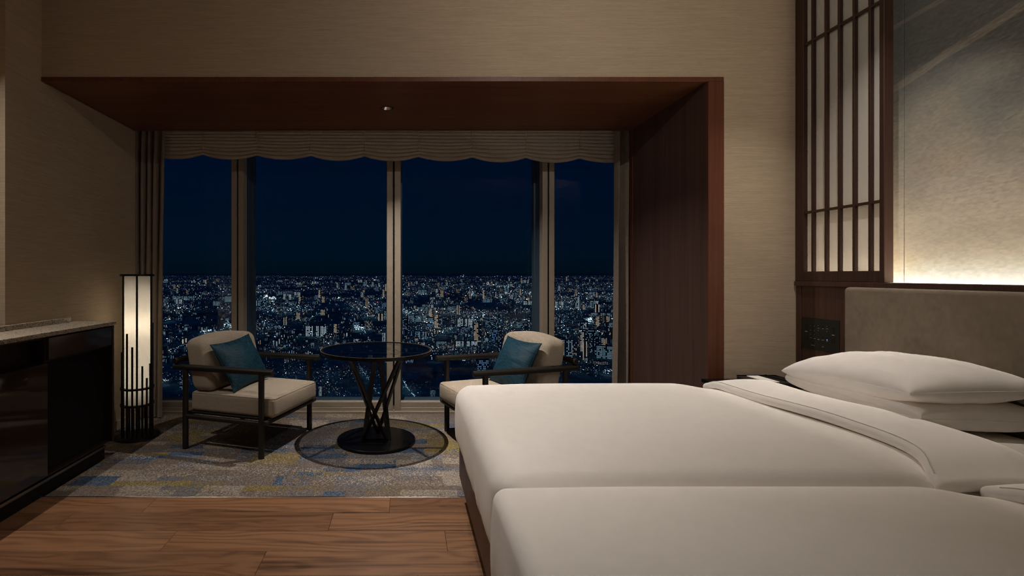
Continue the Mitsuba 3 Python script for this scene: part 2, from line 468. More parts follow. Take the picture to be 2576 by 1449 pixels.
# floor: boards, carpet, metal strip
YC = 2.695
floor = struct('floor', box(-2.7, XR + 0.15, YB, YG + 0.1, -0.2, -0.012), 'floor_base', 'wooden floor of warm brown boards', 'floor')
row = 0.173
joints = {0: (-1.33, -0.08, 1.3), 1: (-1.66, -0.36, 1.1), 2: (-1.065, 0.185, 1.5), 3: (-0.60, 0.9), 4: (-1.45, 0.05, 1.4), 5: (-0.9, 0.5), 6: (-1.3, 0.1), 7: (-1.0, 0.35), 8: (-1.5, -0.2, 1.2), 9: (-0.8, 0.6), 10: (-1.2, 0.2)}
k = 0
for r_ in range(11):
    y1, y0 = YC - 0.006 - r_ * row, YC - 0.006 - (r_ + 1) * row
    xs = (-2.5, *joints[r_], 2.3)
    for a, b in zip(xs[:-1], xs[1:]):
        m = box(a + 0.0006, b - 0.0006, y0 + 0.0006, y1 - 0.0006, -0.012, 0, 0.0012)
        k += 1
        m = trimesh.Trimesh(m.triangles.reshape(-1, 3), np.arange(len(m.faces) * 3).reshape(-1, 3), process=False)
        uv = np.stack([m.vertices[:, 0] + k * 3.7, (m.vertices[:, 1] - y0) + 0.5 * (k % 7) + 10.0 * k], -1)
        part('floor', 'board', m, 'plank_wood', False, uv=uv)
part('floor', 'bare_boards', box(-2.5, 2.4, YB, YC - 0.006 - 11 * row, -0.012, -0.0005), 'floor_base')
single('carpet', cat_(box(-1.945, XJ - 0.008, YC, 4.12, -0.012, 0.003), box(XL + 0.012, -1.945, 3.362, 4.12, -0.012, 0.003), box(-2.36, 1.98, 4.12, 4.292, -0.012, 0.003), box(XJ - 0.008, 2.38, YC, YF - 0.012, -0.012, 0.003)), 'carpet_pile', 'taupe carpet with blue, cream and mustard blocks under the armchairs and round table', 'carpet')
struct('trim_7', box(-2.2, 2.0, YC - 0.005, YC + 0.003, -0.012, 0.0045, 0.001), 'chrome', 'thin metal strip between carpet and wooden floor', 'trim')

# ------------------------------------------------------------------ window
MUL = [(-1.509, -1.405), (-0.159, -0.038), (1.194, 1.298)]
panes = [(-2.36, -1.509), (-1.405, -0.159), (-0.038, 1.194), (1.298, 1.98)]
YM = 4.35
tag(uniq('window_1'), 'floor-to-ceiling window of four panes over the night city', 'window', None, 'structure')
for i, (a, b) in enumerate(MUL):
    g = 0.007
    mid = (a + b) / 2
    part('window_1', 'mullion', cat_(box(a, mid - g, YM, YM + 0.10, 0.0, 2.62, 0.002), box(mid + g, b, YM, YM + 0.10, 0.0, 2.62, 0.002)), 'frame_alu', label='beige aluminium mullion with a dark groove')
    part('window_1', 'mullion_fin', cat_(box(a + 0.002, b - 0.002, YM + 0.1, YG - 0.02, 0.0, 2.62), box(a - 0.012, b + 0.012, YG - 0.02, YG + 0.06, 0, 2.62)), 'frame_dark', label='dark outer part of the mullion')
    part('window_1', 'gasket', box(mid - g, mid + g, YM + 0.02, YM + 0.09, 0, 2.62), 'gasket')
for i, (a, b) in enumerate(panes):
    part('window_1', 'pane', trimesh.Trimesh([[a, YG, 0.04], [b, YG, 0.04], [b, YG, 2.62], [a, YG, 2.62]], [[0, 1, 2], [0, 2, 3]], process=False), 'window_glass', label='clear window pane')
    part('window_1', 'bottom_rail', cat_(box(a, b, YM - 0.03, YM + 0.06, 0.0, 0.052, 0.002), box(a, b, YM - 0.02, YM + 0.05, 0.0535, 0.095, 0.002)), 'frame_alu', label='beige aluminium bottom rail')
    part('window_1', 'sill', box(a, b, YM + 0.05, YG + 0.05, 0.0, 0.058), 'frame_dark', label='dark sill in front of the pane')
struct('trim_8', box(-2.36, 1.98, YM - 0.055, YM - 0.03, 0, 0.022, 0.001), 'frame_alu', 'low beige edging between carpet and window', 'trim')

# roman blind
bl = thing('pleated_blind', 'raised cream pleated blind with a scalloped lower edge at the top of the window', 'blind')
YBL, STEP, X0B = 4.285, 0.459, -1.723
xs = np.linspace(-2.16, 1.92, 290)
zs = np.linspace(0, 1, 90)
Xg, Sg = np.meshgrid(xs, zs, indexing='ij')
ph = (Xg - X0B) / STEP
fr = ph - np.floor(ph)
sag = 4 * fr * (1 - fr)
zbot = 2.222 - 0.0016 * (Xg + 2) * 6
zg = 2.60 - (2.60 - zbot) * Sg - 0.040 * sag * Sg ** 5 - 0.003 * sag * np.sin(Sg * 9 + np.floor(ph) * 2.1)
pleat = (Sg * 15.0) % 1.0
yg = YBL + 0.0045 * (pleat - 0.5) - 0.010 * sag * Sg - 0.004 * np.sin(pleat * PI) - 0.010 * Sg
P = np.stack([Xg, yg, zg], -1)
front = grid_mesh(P)
back = grid_mesh(P + [0, 0.004, 0])
part(bl, 'fabric', cat_(front, back), 'blind_cloth', True)
for kx in range(-1, 9):
    x = X0B + STEP * kx
    if -2.15 < x < 1.9:
        part(bl, 'cord', cat_(*[cyl((x, YBL - 0.018, z0), (x, YBL - 0.016, z0 - 0.024), 0.0022, 6) for z0 in np.arange(2.50, 2.25, -0.028)]), 'blind_cord')


# curtains
def curtain(name, label, x0, x1, nf, amp, flare, seed, xflare):
    t = thing(name, label, 'curtain')
    us = np.linspace(0, 1, nf * 22 + 1)
    zz = np.linspace(0, 1, 40)
    U, Zn = np.meshgrid(us, zz, indexing='ij')
    wv = np.sin(U * nf * 2 * PI + 0.6 * np.sin(U * 9 + seed) + 0.5 * np.exp(-Zn * 9) * np.sin(U * 31)) * (0.7 + 0.4 * np.sin(U * 5 + seed))
    wv = np.sign(wv) * np.abs(wv) ** 0.6
    A = amp * (0.6 + 0.4 * np.clip(Zn * 5, 0, 1))
    xx = x0 + (x1 - x0) * U ** 1.25 + 0.012 * np.cos(U * nf * 2 * PI * 2 + 1) * Zn + xflare * Zn * U ** 2
    yy = 4.195 + A * wv + 0.006 * np.sin(Zn * 7 + U * 20)
    zz_ = 2.6 - (2.6 - 0.012) * Zn
    P = np.stack([xx, yy, zz_], -1)
    a = grid_mesh(P)
    b = grid_mesh(P + [0, 0.003, 0])
    part(t, 'drape', cat_(a, b), 'curtain_cloth', True)
    rail = cyl((min(x0, x1) - 0.05, 4.195, 2.607), (max(x0, x1) + 0.04, 4.195, 2.607), 0.006, 8)
    part(t, 'rail', rail, 'frame_alu')
    return t


curtain('curtain', 'brown taupe drape gathered at the left end of the window behind the floor lamp', -2.30, -2.005, 6, 0.055, 0, 1.0, -0.03)
curtain('curtain', 'narrow brown taupe drape gathered at the right end of the window beside the wooden panel', 1.955, 1.765, 3, 0.050, 0, 4.0, -0.03)
bc = thing('blind_cord', 'dark blind cord with a small weight hanging down the centre mullion', 'cord')
part(bc, 'cord', cyl((-0.098, YM - 0.035, 0.07), (-0.098, YM - 0.035, 2.6), 0.0022, 6), 'gasket')
part(bc, 'weight', lathe([[0, 0], [0.008, 0.004], [0.010, 0.02], [0.006, 0.045], [0, 0.05]], (-0.098, YM - 0.036, 0.022), 12), 'chrome', 30)

# ------------------------------------------------------------------ soffit downlight
dl = thing('downlight', 'recessed chrome downlight in the wooden soffit above the round table', 'downlight')
part(dl, 'trim_ring', lathe([[0.036, -0.002], [0.044, -0.002], [0.045, 0.001], [0.036, 0.002]], (-0.127, 3.557, ZS - 0.001), 40), 'black_metal', 30)
fac = []
for i in range(14):
    a0, a1 = 2 * PI * i / 14, 2 * PI * (i + 1) / 14
    q = [[0.036 * math.cos(a0), 0.036 * math.sin(a0), -0.001], [0.036 * math.cos(a1), 0.036 * math.sin(a1), -0.001],
         [0.022 * math.cos(a1), 0.022 * math.sin(a1), 0.022], [0.022 * math.cos(a0), 0.022 * math.sin(a0), 0.022]]
    fac.append(trimesh.Trimesh(np.array(q) + [-0.127, 3.557, ZS - 0.001], [[0, 2, 1], [0, 3, 2]], process=False))
part(dl, 'reflector', cat_(*fac), 'chrome')
lens = trimesh.creation.cylinder(0.012, 0.002, sections=20)
lens.apply_translation([-0.127, 3.557, ZS + 0.024])
k = part(dl, 'lamp_lens', lens, 'paper_white')
scene[k]['emitter'] = glow(30, 27, 22, 0.02)

# ------------------------------------------------------------------ right wall: art panels, shoji lattice, headboard
for i, (a, b) in enumerate(((2.5415, 3.055), (-0.6, 2.5385))):
    single('art_panel', box(XR - 0.02, XR - 0.002, a, b, 1.02, 2.995, 0.001), 'art_paint',
           ('narrow strip of the painted wall panel between the slatted screen and the vertical seam', 'large painted wall panel above the headboard with blue-grey clouds and pale diagonal strokes')[i], 'wall panel')
XF = 2.38
sh = thing('shoji_screen', 'dark wooden lattice screen with backlit white paper beside the bed', 'screen')
part(sh, 'stile', box(XF, 2.43, 2.992, 3.055, 1.1585, 2.995, 0.002), 'lattice_wood')
part(sh, 'stile', box(XF, 2.428, 2.489, 2.515, 1.1585, 2.995, 0.002), 'lattice_wood')
part(sh, 'bottom_rail', box(XF + 0.001, 2.4035, 2.5155, 2.9915, 1.1585, 1.217, 0.002), 'lattice_wood')
for y in (2.932, 2.840, 2.753, 2.662, 2.571):
    part(sh, 'slat', box(XF + 0.002, 2.402, y - 0.007, y + 0.006, 1.217, 2.995, 0.0012), 'lattice_wood')
for z in (1.567, 2.57):
    part(sh, 'cross_bar', box(XF + 0.003, 2.401, 2.516, 2.991, z - 0.007, z + 0.007, 0.001), 'lattice_wood')
part(sh, 'paper', box(2.4042, 2.4050, 2.506, 3.0, 1.19, 2.995), 'shoji_paper', label='white translucent paper')

hb = thing('headboard', 'long suede-covered headboard with a dark wooden surround behind the beds', 'headboard')
part(hb, 'wood_panel', box(2.392, 2.412, -0.6, 3.05, 0.0, 1.1305), 'panel_wood')
part(hb, 'stile', box(2.385, 2.412, 3.016, 3.055, 0.0, 1.133, 0.001), 'panel_wood')
part(hb, 'side_panel', box(2.388, 2.412, 2.667, 3.0145, 0.0, 1.133, 0.001), 'panel_wood')
part(hb, 'ledge', cat_(box(2.372, 2.415, -0.6, 3.055, 1.131, 1.158, 0.002), box(2.412, XR - 0.02, -0.6, 3.055, 1.09, 1.10)), 'panel_wood', label='wooden ledge that hides the light strip')
pad = roundbox(2.325, 2.392, -0.55, 2.66, 0.42, 1.132, 0.02, 4, (2, 40, 14))
part(hb, 'padded_panel', pad, 'suede', True, label='taupe suede padding')
led = trimesh.Trimesh([[2.474, -0.5, 1.116], [2.474, 3.04, 1.116], [2.486, 3.04, 1.1115], [2.486, -0.5, 1.1115]], [[0, 1, 2], [0, 2, 3]], process=False)
if led.face_normals[0][2] < 0:
    led.invert()
part(hb, 'light_channel', box(2.47, 2.49, -0.5, 3.04, 1.100, 1.111), 'frame_alu')
k = part(hb, 'light_strip', led, 'paper_white', label='warm light strip behind the ledge')
scene[k]['emitter'] = glow(*(115 * np.array([1.0, 0.86, 0.67])), 1.5)

# control plate beside the headboard
cp = thing('control_panel', 'black bedside control plate with small buttons and sockets on the wooden panel', 'control panel')
PY0, PY1, PZ0, PZ1, PX = 2.751, 3.012, 0.762, 0.945, 2.388
part(cp, 'plate', box(PX - 0.004, PX, PY0, PY1, PZ0, PZ1, 0.001), 'plate_black')


def pu(x, y):
    """Zoom-crop position on the plate (fractions from its far top corner) to y, z."""
    return PY1 - x * (PY1 - PY0), PZ1 - y * (PZ1 - PZ0)


def plate_box(u, v, w, h, d, m, name, **kw):
    y, z = pu(u, v)
    return part(cp, name, box(PX - 0.004 - d, PX - 0.0035, y - w / 2, y + w / 2, z - h / 2, z + h / 2, 0.0003), m, **kw)


for u in (0.135, 0.855):
    plate_box(u, 0.30, 0.020, 0.030, 0.0015, 'plate_button', 'socket')
    plate_box(u, 0.62, 0.020, 0.032, 0.0015, 'plate_button', 'socket')
    plate_box(u, 0.46, 0.018, 0.003, 0.0008, 'plate_print', 'legend')
for u, vs in ((0.265, (0.26, 0.40, 0.53)), (0.37, (0.26, 0.40, 0.53)), (0.475, (0.23, 0.38)), (0.70, (0.22, 0.37)), (0.59, (0.24,)), (0.475, (0.58,)), (0.59, (0.58,)), (0.70, (0.58,)), (0.32, (0.78,)), (0.59, (0.76,))):
    for v in vs:
        plate_box(u, v, 0.013, 0.011, 0.0012, 'plate_button', 'button')
        if v < 0.55 and not (u == 0.59):
            y, z = pu(u, v)
            tri = trimesh.creation.cylinder(0.0022, 0.0008, sections=3)
            tri.apply_transform(trimesh.geometry.align_vectors([0, 0, 1], [-1, 0, 0]))
            tri.apply_translation([PX - 0.0056, y, z])
            part(cp, 'symbol', tri, 'plate_print')
for u, v, w in ((0.265, 0.64, 0.010), (0.37, 0.65, 0.012), (0.475, 0.305, 0.012), (0.475, 0.66, 0.014), (0.59, 0.31, 0.011), (0.59, 0.66, 0.017), (0.70, 0.295, 0.014), (0.70, 0.68, 0.009), (0.32, 0.87, 0.026), (0.59, 0.87, 0.012)):
    plate_box(u, v, w, 0.0018, 0.0005, 'plate_print', 'legend')
k = plate_box(0.70, 0.635, 0.004, 0.004, 0.0015, 'plate_print', 'indicator_light', label='blue indicator light')
scene[k]['emitter'] = glow(0.35, 0.7, 1.6)

# nightstand and the tray on it
ns = thing('nightstand', 'black bedside table between the far bed and the wall', 'nightstand')
part(ns, 'top', box(1.80, 2.384, 2.735, 3.045, 0.546, 0.566, 0.002), 'black_satin')
part(ns, 'body', box(1.84, 2.384, 2.76, 3.04, 0.16, 0.546, 0.002), 'cabinet_dark')
part(ns, 'drawer', box(1.828, 1.84, 2.765, 3.035, 0.36, 0.54, 0.002), 'cabinet_dark')
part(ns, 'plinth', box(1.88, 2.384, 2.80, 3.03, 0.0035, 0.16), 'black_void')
tray = thing('stationery_tray', 'black leather stationery box on the bedside table', 'box')
part(tray, 'box', box(1.985, 2.215, 2.80, 3.00, 0.566, 0.592, 0.003), 'tray_leather')
part(tray, 'rim', cat_(box(1.985, 2.215, 2.995, 3.0, 0.592, 0.598), box(2.21, 2.215, 2.80, 3.0, 0.592, 0.598)), 'tray_leather')
single('notepad', box(2.035, 2.105, 2.815, 2.985, 0.592, 0.5965, 0.0006), 'paper_white', 'white notepad lying on the black stationery box', 'notepad')
single('pen', cyl((2.150, 2.99, 0.5985), (2.165, 2.81, 0.5985), 0.0045, 12, 0.001), 'black_metal', 'black pen lying beside the notepad on the stationery box', 'pen', 30)


# ------------------------------------------------------------------ beds
def crown(x, y, x0, x1, y0, y1):
    u, v = (x - x0) / (x1 - x0) * 2 - 1, (y - y0) / (y1 - y0) * 2 - 1
    return np.clip(1 - np.abs(u) ** 4, 0, 1) * np.clip(1 - np.abs(v) ** 6, 0, 1)


def make_bed(label, y0, y1, seed, x0=0.272, rad=0.075):
    b = thing('bed', label, 'bed')
    part(b, 'base', box(0.290, 2.32, y0 + 0.02, y1 - 0.02, 0.12, 0.32, 0.003), 'panel_wood', label='dark wooden bed base')
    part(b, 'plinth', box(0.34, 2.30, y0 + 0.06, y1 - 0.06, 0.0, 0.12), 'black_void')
    part(b, 'mattress', roundbox(0.32, 2.32, y0 + 0.015, y1 - 0.015, 0.321, 0.592, 0.05, 4, (6, 6, 3)), 'sheet', True, label='white mattress under its sheet')
    x1, zh, zt = 1.86, 0.285, 0.612
    m = roundbox(x0, x1, y0, y1, zh, zt, rad, 8, (60, 44, 14))
    v = m.vertices.copy()
    up = np.clip((v[:, 2] - zh) / (zt - zh), 0, 1)
    n1 = meshkit.fbm(np.stack([v[:, 0] * 1.6, v[:, 1] * 1.6, v[:, 2] * 2 + seed], -1), 3, int(seed))
    v[:, 2] += up ** 2 * (0.032 * crown(v[:, 0], v[:, 1], x0, x1 + 0.5, y0, y1) + 0.006 * (n1 - 0.5))
    q = np.clip((v[:, 0] - 1.38) / 0.24, 0, 1)
    v[:, 2] -= up ** 2 * 0.030 * q * q * (3 - 2 * q)
    foot = np.clip((0.40 - v[:, 0]) / 0.10, 0, 1)
    drape = meshkit.fbm(np.stack([v[:, 1] * 7, v[:, 2] * 1.5, v[:, 0] * 0 + seed], -1), 3, int(seed) + 1) - 0.5
    v[:, 0] += foot * 0.035 * np.exp(-((v[:, 1] - y0 - 0.03) / 0.07) ** 2) * np.sin(np.clip(up, 0.15, 1) * PI)
    v[:, 0] -= foot * (0.010 * np.sin(up * PI) + 0.016 * drape * (1 - up))
    v[:, 2] += (1 - up) * 0.02 * (meshkit.fbm(np.stack([v[:, 1] * 3, v[:, 0] * 3, v[:, 2] * 0 + seed], -1), 2, 9) - 0.5)
    m.vertices = v
    dv = part(b, 'duvet', m, 'linen', True, label='white duvet')

    # turned-down edge of the duvet
    def edge(y, x):
        w = (y - y0) / (y1 - y0)
        return x + 0.05 * np.exp(-((w - 0.32) / 0.22) ** 2) - 0.10 * np.exp(-(w / 0.10) ** 2)
    c = roundbox(1.60, 1.945, y0 + 0.004, y1 + 0.004, 0.605, 0.643, 0.018, 6, (16, 44, 2))
    v = c.vertices.copy()
    fx = (v[:, 0] - 1.60) / 0.345
    w = (v[:, 1] - y0) / (y1 - y0)
    e = np.exp(-((1 - w) / 0.055) ** 2) + np.exp(-(w / 0.07) ** 2)
    v[:, 0] = edge(v[:, 1], v[:, 0])
    v[:, 2] += 0.012 * np.sin(np.clip(w, 0, 1) * PI) + 0.010 * np.sin(fx * PI) - 0.030 * e + 0.012 * (meshkit.fbm(np.stack([v[:, 0] * 4, v[:, 1] * 3, v[:, 1] * 0 + seed], -1), 2, 4) - 0.5)
    v[:, 2] -= 0.03 * np.clip(fx - 0.75, 0, 1) * 4 * 0.6
    c.vertices = v
    part(dv, 'turned_edge', c, 'linen', True, label='turned-down edge of the duvet')
    ys = np.linspace(y0 + 0.05, y1 - 0.04, 40)
    st = []
    for a, c_ in zip(ys[:-1], ys[1:]):
        def pt(y):
            w = (y - y0) / (y1 - y0)
            e = math.exp(-((1 - w) / 0.055) ** 2) + math.exp(-(w / 0.07) ** 2)
            x = 1.614
            return [float(edge(y, x)), y, 0.6435 + 0.012 * math.sin(w * PI) + 0.010 * math.sin(0.064 * PI) - 0.030 * e + 0.012 * (float(meshkit.fbm(np.array([[float(edge(y, x)) * 4, y * 3, seed]]), 2, 4)[0]) - 0.5)]
        st.append(cyl(pt(a), pt(c_), 0.0012, 5))
    part(dv, 'stitching', cat_(*st), 'linen_stitch', True)
    return b


make_bed('white-covered bed nearer the window, with pillows at its headboard end', 1.405, 2.700, 3.0)
make_bed('white-covered bed nearest the viewer at the bottom right, pushed against the far bed', 0.08, 1.400, 8.0, 0.243, 0.036)


def bed_pillow(label, cx, cy, cz, w, h, t, tilt, yaw, seed, sag=0.0, drop=0.0, boxy=0.38):
    m = pillow(w, h, t, 56, 0.035, boxy, seed, 0.006)
    v = m.vertices
    v[:, 2] -= sag * (np.abs(v[:, 1]) / (h / 2)) ** 2
    M = trimesh.transformations.rotation_matrix(yaw, [0, 0, 1]) @ trimesh.transformations.rotation_matrix(drop, [1, 0, 0]) @ trimesh.transformations.rotation_matrix(tilt, [0, 1, 0])
    M[:3, 3] = [cx, cy, cz]
    k = thing('bed_pillow', label, 'pillow', 'pillows on the far bed')
    m = moved(m, M)
    px_ = m.vertices[:, 0].copy()
    px_ = np.where(px_ > 2.28, 2.28 + 0.042 * np.tanh((px_ - 2.28) / 0.05), px_)  # pressed against the headboard
    m.vertices = np.column_stack([px_, m.vertices[:, 1:]])
    part(k, 'case', m, 'linen', True)
    n = 60
    ring = []
    w2, h2 = w / 2, h / 2
    for s in range(n + 1):
        q = s / n * 4
        i, f = int(q) % 4, (q - int(q)) * 2 - 1
        U, V = [(f, -1), (1, f), (-f, 1), (-1, -f)][i]
        ring.append([w2 * U * (1 - 0.035 * (1 - V * V)), h2 * V * (1 - 0.035 * (1 - U * U)), -sag * abs(V * (1 - 0.035 * (1 - U * U))) ** 2])
    seg = [cyl(a, b, 0.0013, 5) for a, b in zip(ring[:-1], ring[1:]) if np.linalg.norm(np.subtract(a, b)) > 1e-5]
    sm = moved(cat_(*seg), M)
    px_ = sm.vertices[:, 0].copy()
    px_ = np.where(px_ > 2.28, 2.28 + 0.042 * np.tanh((px_ - 2.28) / 0.05), px_)
    sm.vertices = np.column_stack([px_, sm.vertices[:, 1:]])
    part(k, 'seam', sm, 'linen', True)
    return k


bed_pillow('lower white pillow of the stack on the far bed, lying in shade', 2.185, 2.235, 0.655, 0.43, 0.84, 0.155, 0.0, -0.15, 2, 0.0, -0.02, 0.22)
bed_pillow('upper white pillow of the stack on the far bed', 2.165, 2.235, 0.743, 0.45, 0.83, 0.215, -0.06, -0.165, 5, 0.01, -0.085)

# ------------------------------------------------------------------ round table
tb = thing('round_table', 'round side table with smoked glass top and crossed black legs between the armchairs', 'table')
TX, TY, TZ = -0.207, 3.60, 0.662
R = 0.396
part(tb, 'rim', lathe([[R - 0.016, -0.024], [R, -0.023], [R + 0.001, -0.001], [R - 0.001, 0.0], [R - 0.016, 0.0], [R - 0.016, -0.024]], (TX, TY, TZ), 120), 'black_metal', 30)
part(tb, 'rim_highlight', lathe([[R - 0.002, 0.0], [R + 0.001, 0.0], [R + 0.001, 0.0012], [R - 0.002, 0.0012], [R - 0.002, 0.0]], (TX, TY, TZ), 120), 'highlight_metal', 30, label='pale line standing in for the highlight on the rim')  # paler ring puts the lamp highlight into the rim colour
aa = np.linspace(0, 2 * PI, 97)[:-1]
gl = np.vstack([[[TX, TY, TZ - 0.003]], np.stack([TX + (R - 0.015) * np.cos(aa), TY + (R - 0.015) * np.sin(aa), aa * 0 + TZ - 0.003], -1)])
part(tb, 'glass_top', trimesh.Trimesh(gl, [[0, 1 + i, 1 + (i + 1) % 96] for i in range(96)], process=False), 'smoked_glass', label='smoked glass top')
top = [np.array([0.24 * math.cos(a), 0.24 * math.sin(a)]) for a in (PI / 2, PI * 7 / 6, -PI / 6)]
bot = [np.array([0.10 * math.cos(a), 0.10 * math.sin(a)]) for a in (PI / 2, PI * 7 / 6, -PI / 6)]
for i in range(3):
    a, b = top[i], top[(i + 1) % 3]
    d = (b - a) / np.linalg.norm(b - a)
    mid = (a + b) / 2
    L = math.sqrt((R - 0.008) ** 2 - mid @ mid)
    p0, p1 = mid - d * L, mid + d * L
    part(tb, 'cross_bar', bar((TX + p0[0], TY + p0[1], TZ - 0.014), (TX + p1[0], TY + p1[1], TZ - 0.014), 0.018, 0.016), 'black_metal')
for i in range(3):
    for j in range(3):
        if i != j:
            side = 1 if (j - i) % 3 == 1 else -1
            t0 = top[i] + (top[(i + side) % 3] - top[i]) * 0.06
            b0 = bot[j] + (bot[i] - bot[j]) * 0.05 * side
            part(tb, 'leg', bar((TX + t0[0], TY + t0[1], TZ - 0.02), (TX + b0[0], TY + b0[1], 0.022), 0.014, 0.037, (-t0[1], t0[0], 0.0)), 'black_metal')
part(tb, 'foot_plate', lathe([[0, 0], [0.279, 0], [0.281, 0.003], [0.281, 0.018], [0.277, 0.022], [0, 0.022]], (TX, TY, 0.003), 96), 'black_satin', 30)
hub = trimesh.creation.cylinder(0.105, 0.010, sections=3)
hub.apply_transform(trimesh.transformations.rotation_matrix(PI / 2, [0, 0, 1]))
hub.apply_translation([TX, TY, 0.030])
part(tb, 'hub', hub, 'black_satin')


# ------------------------------------------------------------------ armchairs and their cushions
def make_chair(label, cx, cy, deg):
    a = math.radians(deg)
    M = frame_xf([cx, cy, 0], [math.cos(a), math.sin(a), 0], [-math.sin(a), math.cos(a), 0], [0, 0, 1])
    t = thing('armchair', label, 'armchair', 'armchairs at the window')
    put = lambda n, m, mt, s=30, **kw: part(t, n, moved(m, M), mt, s, **kw)
    dx, dy, r = 0.302, 0.318, 0.0195
    for sx in (1, -1):
        for sy in (-1, 1):
            put('leg', cyl((sx * dx, sy * dy, 0.003), (sx * dx, sy * dy, 0.555), r, 24, 0.002), 'black_wood')
    for sy in (-1, 1):
        put('arm', cyl((-0.40, sy * dy, 0.562), (0.388, sy * dy, 0.562), 0.0215, 28, 0.003), 'black_wood')
        put('side_rail', cyl((-dx, sy * dy, 0.228), (dx, sy * dy, 0.228), 0.0165, 20), 'black_wood')
    put('back_bar', cyl((-0.375, -dy - 0.022, 0.604), (-0.375, dy + 0.022, 0.604), 0.0215, 28, 0.003), 'black_wood')
    put('front_rail', cyl((dx + 0.034, -dy - 0.018, 0.236), (dx + 0.034, dy + 0.018, 0.236), 0.0165, 24, 0.002), 'black_wood')
    put('back_rail', cyl((-dx, -dy, 0.236), (-dx, dy, 0.236), 0.0165, 20), 'black_wood')
    put('seat_base', box(-0.29, 0.345, -0.292, 0.292, 0.240, 0.257, 0.003), 'black_wood', False)
    s = roundbox(-0.285, 0.380, -0.293, 0.293, 0.258, 0.392, 0.028, 5, (16, 16, 4))
    v = s.vertices.copy()
    up = np.clip((v[:, 2] - 0.258) / 0.134, 0, 1)
    v[:, 2] += up * 0.020 * np.clip(1 - ((v[:, 0] - 0.05) / 0.34) ** 2, 0, 1) * np.clip(1 - (v[:, 1] / 0.30) ** 2, 0, 1)
    v[:, 0] += 0.012 * np.clip((v[:, 0] - 0.2) / 0.18, 0, 1) * (1 - (v[:, 1] / 0.3) ** 2) * np.sin(up * PI)
    s.vertices = v
    sc = put('seat_cushion', s, 'tweed', True, label='beige tweed seat cushion')
    pts = [(-0.27, -0.288)] + [(0.352 + 0.026 * math.sin(q), -0.262 - 0.026 * math.cos(q)) for q in np.linspace(0, PI / 2, 6)] + [(0.352 + 0.026 * math.cos(q), 0.262 + 0.026 * math.sin(q)) for q in np.linspace(0, PI / 2, 6)] + [(-0.27, 0.288)]
    seam = [cyl((a_[0], a_[1], 0.383), (b_[0], b_[1], 0.383), 0.0016, 5) for a_, b_ in zip(pts[:-1], pts[1:])]
    part(sc, 'piping', moved(cat_(*seam), M), 'tweed_piping', True)
    b = roundbox(-0.30, -0.135, -0.290, 0.290, 0.398, 0.742, 0.045, 6, (4, 18, 12))
    v = b.vertices.copy()
    h = np.clip((v[:, 2] - 0.398) / 0.344, 0, 1)
    arch = 1 - (v[:, 1] / 0.29) ** 2
    v[:, 2] += 0.030 * arch * h
    v[:, 0] += 0.018 * arch * np.sin(h * PI) * (v[:, 0] > -0.2) - 0.21 * (v[:, 2] - 0.398) + 0.035
    v[:, 1] *= 1.03 + 0.03 * np.sin(h * PI)
    b.vertices = v
    put('back_cushion', b, 'tweed', True, label='beige tweed back cushion')
    return M


def chair_pillow(label, M, y, x, z, lean, spin, turn, seed):
    k = thing('throw_pillow', label, 'pillow', 'teal pillows on the armchairs')
    m = pillow(0.45, 0.365, 0.15, 48, 0.09, 0.55, seed, 0.008)
    R1 = trimesh.transformations.rotation_matrix
    # local: pillow plane xy -> stands across the chair, face forward
    Q = frame_xf([0, 0, 0], [0, 1, 0], [0, 0, 1], [1, 0, 0])
    A = R1(turn, [0, 0, 1]) @ R1(-lean, [0, 1, 0]) @ R1(spin, [1, 0, 0]) @ Q
    A[:3, 3] = [x, y, z]
    part(k, 'cover', moved(moved(m, A), M), 'teal_cloth', True)
    ring = []
    for s in range(81):
        q = s / 80 * 4
        i, f = int(q) % 4, (q - int(q)) * 2 - 1
        U, V = [(f, -1), (1, f), (-f, 1), (-1, -f)][i]
        ring.append([0.225 * U * (1 - 0.09 * (1 - V * V)), 0.1825 * V * (1 - 0.09 * (1 - U * U)), 0])
    seg = [cyl(a, b, 0.003, 6) for a, b in zip(ring[:-1], ring[1:]) if np.linalg.norm(np.subtract(a, b)) > 1e-5]
    part(k, 'piping', moved(moved(cat_(*seg), A), M), 'teal_piping', True)


M1 = make_chair('beige tweed armchair with black round frame left of the table, seen whole', -1.1225, 3.65, -18.0)
M2 = make_chair('beige tweed armchair with black round frame right of the table, half hidden by the bed', 0.705, 3.615, 198.0)
chair_pillow('dark teal pillow leaning in the left armchair', M1, -0.055, -0.040, 0.570, 0.50, 0.06, 0.0, 3)
chair_pillow('bright teal pillow leaning in the right armchair', M2, 0.07, -0.05, 0.568, 0.45, 0.0, 0.0, 6)

# ------------------------------------------------------------------ floor lamp
fl = thing('floor_lamp', 'tall cylindrical paper floor lamp caged in black rods of different heights by the left wall', 'lamp')
LX, LY = -1.977, 3.70
ts = np.linspace(0, 2 * PI, 65)
shell = np.stack([np.stack([LX + 0.090 * np.cos(ts), LY + 0.090 * np.sin(ts), ts * 0 + z], -1) for z in (0.246, 1.186)], 1)
part(fl, 'shade', grid_mesh(shell), 'lamp_paper', True, label='white paper cylinder shade')
part(fl, 'top_plate', lathe([[0, 0], [0.111, 0], [0.113, 0.002], [0.113, 0.012], [0.111, 0.014], [0, 0.014]], (LX, LY, 1.187), 48), 'black_metal', 30)
part(fl, 'base', lathe([[0, 0], [0.152, 0], [0.155, 0.004], [0.152, 0.012], [0.12, 0.018], [0, 0.020]], (LX, LY, 0.003), 64), 'black_metal', 30)
for z in (0.366, 0.245):
    part(fl, 'ring', lathe([[0.090, 0], [0.113, 0], [0.113, 0.013], [0.090, 0.013], [0.090, 0]], (LX, LY, z - 0.006), 64), 'black_metal', 30)
SC = FPX / LY


